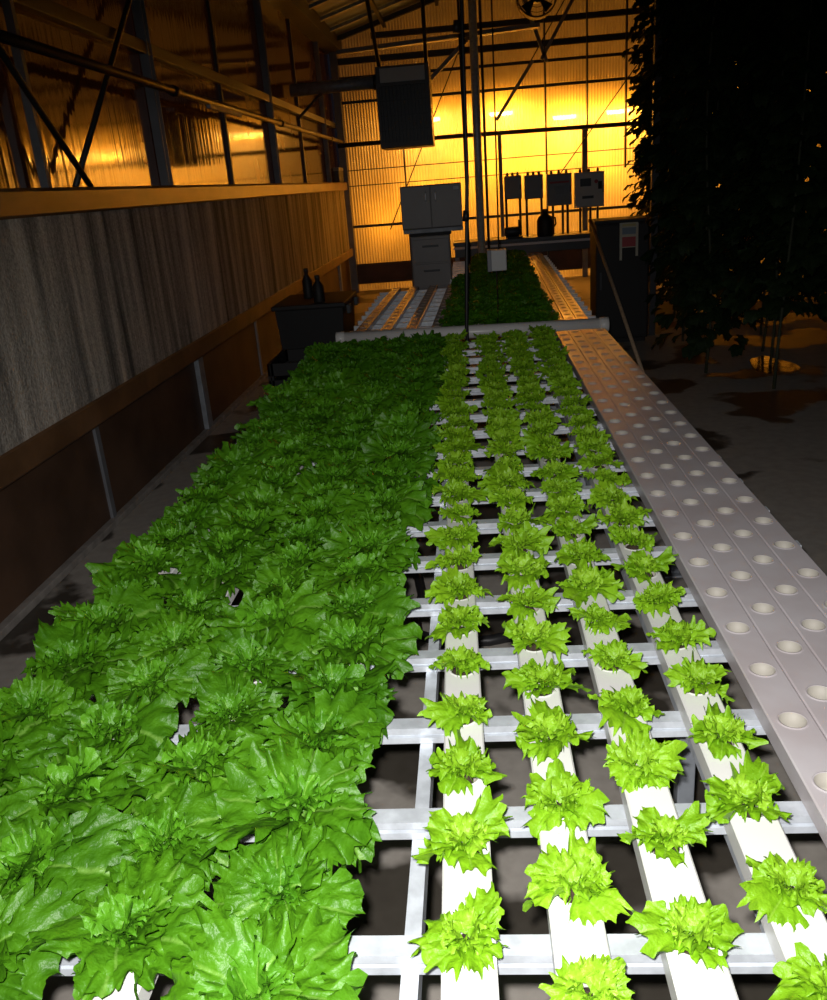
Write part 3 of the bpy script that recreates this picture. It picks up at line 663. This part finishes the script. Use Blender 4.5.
# ------------------------------------------------------------------ cabinets left of the far lettuces
cb = thing('equipment_cabinet', 'wide grey metal cabinet with glossy doors raised above the drawer cabinet', 'cabinet', (-.47, 11.5, 1.40), R(2))
bm = B(); box(bm, -.39, .39, 0, .42, .05, .58, .012); obj('body', bm, MT['cabinet'], cb)
for a, b in ((-.385, -.008), (-.004, .385)):
    bm = B(); box(bm, a, b, -.018, 0, .06, .57, .006); d = obj('door', bm, MT['cabinet'], cb)
    bm = B(); tube(bm, [(b - .06 if b < 0 else a + .06, -.02, .50), (b - .06 if b < 0 else a + .06, -.045, .48), (b - .06 if b < 0 else a + .06, -.045, .40), (b - .06 if b < 0 else a + .06, -.02, .38)], .006, 6); obj('handle', bm, MT['galv'], d)
bm = B(); box(bm, -.38, .39, -.022, .40, .0, .05, .004); obj('plinth', bm, MT['galv_dull'], cb)
bm = B(); box(bm, .29, .36, -.025, -.018, .50, .54); obj('glare_mark', bm, MT['white'], cb)['label'] = 'small white glare mark in the top right corner'  # white tab standing in for a highlight on the glossy door
dc = thing('drawer_cabinet', 'low grey drawer cabinet standing under the raised cabinet', 'cabinet', (-.50, 11.5, 0))
bm = B(); box(bm, -.27, .24, 0, .5, 0, 1.36, .01); obj('body', bm, MT['cabinet'], dc)
for k in range(4):
    z = .10 + k * .31; bm = B(); box(bm, -.255, .225, -.02, 0, z, z + .29, .005); d = obj('drawer', bm, MT['cabinet'], dc)
    bm = B(); box(bm, -.12, .09, -.035, -.02, z + .19, z + .215, .003); obj('handle', bm, MT['darkmetal'], d)
bm = B(); box(bm, -.27, .26, .05, .4, 1.36, 1.40); obj('spacer_block', bm, MT['black'], dc)

# ------------------------------------------------------------------ clutter by the pad wall
bn = thing('storage_bin', 'black storage bin beside the far bench at the pad wall', 'bin', (-1.62, 8.9, 0))
bm = B(); v = [bm.verts.new((sx * w_, sy * d_, z)) for z, w_, d_ in ((0, .28, .40), (.92, .34, .46)) for sx, sy in ((-1, -1), (1, -1), (1, 1), (-1, 1))]
for f in ((3, 2, 1, 0), (0, 1, 5, 4), (1, 2, 6, 5), (2, 3, 7, 6), (3, 0, 4, 7), (4, 5, 6, 7)): bm.faces.new([v[i] for i in f])
obj('tub', bm, MT['black'], bn)
bm = B(); box(bm, -.37, .37, -.49, .49, .92, .97, .015); obj('lid', bm, MT['black'], bn)
for y in (-.3, .3):
    bm = B(); box(bm, .36, .40, y - .06, y + .06, .84, .93, .008); obj('latch', bm, MT['darkmetal'], bn)
for x, y, h_, r_, lab in ((-1.52, 8.55, .26, .055, 'black bottle on the storage bin lid, nearest the camera'), (-1.70, 8.95, .30, .05, 'black bottle at the back of the storage bin lid')):
    b_ = thing('bottle', lab, 'bottle', (x, y, .97))
    bm = B(); lathe(bm, [(r_, 0), (r_ * 1.05, .01), (r_ * 1.05, h_ * .6), (r_ * .4, h_ * .8), (r_ * .4, h_ * .9)], 14); obj('body', bm, MT['black'], b_, True)
    bm = B(); lathe(bm, [(r_ * .48, h_ * .88), (r_ * .48, h_), (r_ * .3, h_ * 1.01)], 12); obj('cap', bm, MT['darkmetal'], b_, True)
cr = thing('crate', 'low black crate on the floor left of the white gutter', 'crate', (-1.55, 7.75, 0))
bm = B(); box(bm, -.3, .3, -.35, .35, 0, .04); obj('bottom', bm, MT['black'], cr)
for nm, a in (('side_wall', (-.3, -.27, -.35, .35)), ('side_wall', (.27, .3, -.35, .35)), ('side_wall', (-.27, .27, -.35, -.32)), ('side_wall', (-.27, .27, .32, .35))):
    bm = B()
    for k in range(4): box(bm, *a, .04 + k * .15, .15 + k * .15)
    x0, x1, y0, y1 = a
    for fx in (0, .5, 1):
        cxx = x0 + (x1 - x0) * fx; cyy = y0 + (y1 - y0) * fx
        box(bm, max(x0, cxx - .02), min(x1, cxx + .02), max(y0, cyy - .02), min(y1, cyy + .02), .04, .6)
    obj(nm, bm, MT['black'], cr)

# ------------------------------------------------------------------ tall cabinet, notice, wooden pole at right
tk = thing('tall_cabinet', 'black cabinet at the edge of the vines behind the wooden pole', 'cabinet', (1.78, 10.55, 0))
bm = B(); box(bm, -.30, .32, 0, .55, .05, 1.40, .015); obj('body', bm, MT['black'], tk)
bm = B(); box(bm, -.32, .34, -.02, .57, 1.40, 1.44, .008); obj('top', bm, MT['black'], tk)
bm = B(); box(bm, -.28, .30, -.02, 0, .08, 1.38, .006); d = obj('door', bm, MT['black'], tk)
bm = B(); box(bm, -.26, -.24, -.04, -.02, .65, .85); obj('handle', bm, MT['darkmetal'], d)
bm = B(); box(bm, -.28, .30, .03, .52, 0, .05); obj('plinth', bm, MT['black'], tk)
nt_ = thing('notice_card', 'cream notice card with a red block on the black cabinet', 'notice', (1.85, 10.52, .96))
bm = B(); box(bm, -.105, .105, -.006, 0, .16, .44); obj('card', bm, MT['cream'], nt_)
for z0, z1, m in ((.40, .425, 'yellow'), (.31, .385, 'blue'), (.17, .28, 'red')):
    bm = B(); box(bm, -.075, .095, -.008, -.006, z0, z1); obj('printed_band', bm, MT[m], nt_)
for x in (-.09, .095):
    bm = B(); box(bm, x - .014, x + .014, -.012, 0, 0.02 if x < 0 else .06, .43); obj('side_strip', bm, MT['cream'], nt_)
bm = B(); tube(bm, [(1.66, 8.35, 0.0), (1.54, 9.45, .72), (1.405, 10.52, 1.46)], .019, 10)
tag(obj('wooden_pole', bm, MT['wood'], None, True), 'long bare wooden pole leaning on the black cabinet beside the bench', 'pole')

# hose and puddle
hz = [(-.45, 4.35), (-.36, 4.1), (-.33, 3.9), (-.35, 3.65), (-.33, 3.5), (-.22, 3.42), (.0, 3.42), (.25, 3.5)]
bm = B(); tube(bm, [(x, y, .027) for x, y in hz], .026, 10)
tag(obj('hose', bm, MT['blackpipe'], None, True), 'black hose curving over the floor under the near bench', 'hose')
def puddle(cx, cy, rx, ry_, label, seed):
    rn = random.Random(seed); a1, a2, a3 = rn.uniform(0, 6), rn.uniform(0, 6), rn.uniform(0, 6)
    bm = B(); n = 48; tp = []; bt = []
    for k in range(n):
        a = 2 * pi * k / n; r_ = 1 + .22 * sin(2 * a + a1) + .14 * sin(3 * a + a2) + .08 * sin(5 * a + a3)
        tp.append(bm.verts.new((cx + rx * r_ * cos(a), cy + ry_ * r_ * sin(a), .002))); bt.append(bm.verts.new((cx + rx * 1.02 * r_ * cos(a), cy + ry_ * 1.02 * r_ * sin(a), .0)))
    bm.faces.new(tp)
    for k in range(n): bm.faces.new((bt[k], bt[(k + 1) % n], tp[(k + 1) % n], tp[k]))
    return tag(obj('puddle', bm, MT['water']), label, 'puddle')
puddle(3.02, 8.85, .17, .48, 'puddle on the floor below the vines, shining orange', 3)

# ------------------------------------------------------------------ sodium lamps beyond the end wall
for lx, ly, lz, lab in ((-.7, 18.62, 3.36, 'glowing sodium lamp behind the end wall, just right of the heater'), (.75, 18.62, 3.36, 'glowing sodium lamp behind the end wall above the small control boxes'), (2.0, 18.62, 3.2, 'glowing sodium lamp behind the end wall above the pale control box'), (3.05, 18.62, 3.22, 'glowing sodium lamp behind the end wall beside the vines')):
    t = thing('sodium_lamp', lab, 'lamp', (lx, ly, lz), 0, 'sodium lamps beyond the end wall')
    bm = B(); v = [bm.verts.new((sx * w_, sy * d_, z)) for z, w_, d_ in ((-.15, .34, .17), (.14, .14, .08)) for sx, sy in ((-1, -1), (1, -1), (1, 1), (-1, 1))]
    for f in ((0, 1, 5, 4), (1, 2, 6, 5), (2, 3, 7, 6), (3, 0, 4, 7), (4, 5, 6, 7)): bm.faces.new([v[i] for i in f])
    obj('reflector', bm, MT['hood'], t)
    bm = B(); lathe(bm, [(.02, -.24), (.045, -.21), (.045, .18), (.025, .22)], 12, (0, 0, -.17), 'X'); obj('bulb', bm, MT['bulb'], t, True)
    bm = B(); tube(bm, [(0, 0, .13), (0, 0, 5.6 - lz)], .012, 6); obj('hanger', bm, MT['darkmetal'], t)

# ------------------------------------------------------------------ tall vines at right
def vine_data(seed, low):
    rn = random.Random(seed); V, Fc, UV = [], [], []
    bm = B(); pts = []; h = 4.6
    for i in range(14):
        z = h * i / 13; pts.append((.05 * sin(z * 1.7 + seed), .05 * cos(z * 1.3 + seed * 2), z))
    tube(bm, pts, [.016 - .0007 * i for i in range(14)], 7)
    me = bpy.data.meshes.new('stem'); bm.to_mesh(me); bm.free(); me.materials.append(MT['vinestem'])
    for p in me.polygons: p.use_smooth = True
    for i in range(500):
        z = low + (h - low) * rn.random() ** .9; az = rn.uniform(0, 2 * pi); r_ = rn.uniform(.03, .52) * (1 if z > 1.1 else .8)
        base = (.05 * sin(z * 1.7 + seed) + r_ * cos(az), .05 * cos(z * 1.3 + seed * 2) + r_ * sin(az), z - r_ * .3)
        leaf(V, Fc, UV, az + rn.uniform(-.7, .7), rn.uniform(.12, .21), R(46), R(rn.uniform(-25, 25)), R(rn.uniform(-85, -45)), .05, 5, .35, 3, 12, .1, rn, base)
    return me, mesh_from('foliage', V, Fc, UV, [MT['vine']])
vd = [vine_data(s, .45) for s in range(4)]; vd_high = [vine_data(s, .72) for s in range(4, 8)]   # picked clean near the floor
vines = []
for r_, (xa, ya, xb, yb, n) in enumerate(((2.32, 8.6, 3.3, 15.6, 9), (2.8, 7.9, 4.2, 14.0, 8), (3.45, 7.6, 5.2, 13.4, 8), (4.3, 7.6, 6.2, 13.0, 7), (5.1, 8.2, 6.6, 12.2, 5))):
    for k in range(n):
        t = k / (n - 1); vines.append((r_, xa + (xb - xa) * t + random.uniform(-.08, .08), ya + (yb - ya) * t + random.uniform(-.1, .1), k))
rown = ('row at the aisle edge', 'second row from the aisle', 'middle row', 'second row from the right', 'row farthest right')
vine_n = [0] * 5
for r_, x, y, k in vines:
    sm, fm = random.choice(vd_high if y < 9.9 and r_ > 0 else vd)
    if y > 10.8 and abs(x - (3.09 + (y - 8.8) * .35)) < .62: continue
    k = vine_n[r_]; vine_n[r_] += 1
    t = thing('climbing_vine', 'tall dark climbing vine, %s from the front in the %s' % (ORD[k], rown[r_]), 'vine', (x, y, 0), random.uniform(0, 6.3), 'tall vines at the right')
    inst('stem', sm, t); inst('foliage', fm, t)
bm = B(); box(bm, 2.18, 2.26, 10.9, 10.98, 0, 5.3); trim(bm, MT['darkmetal'])
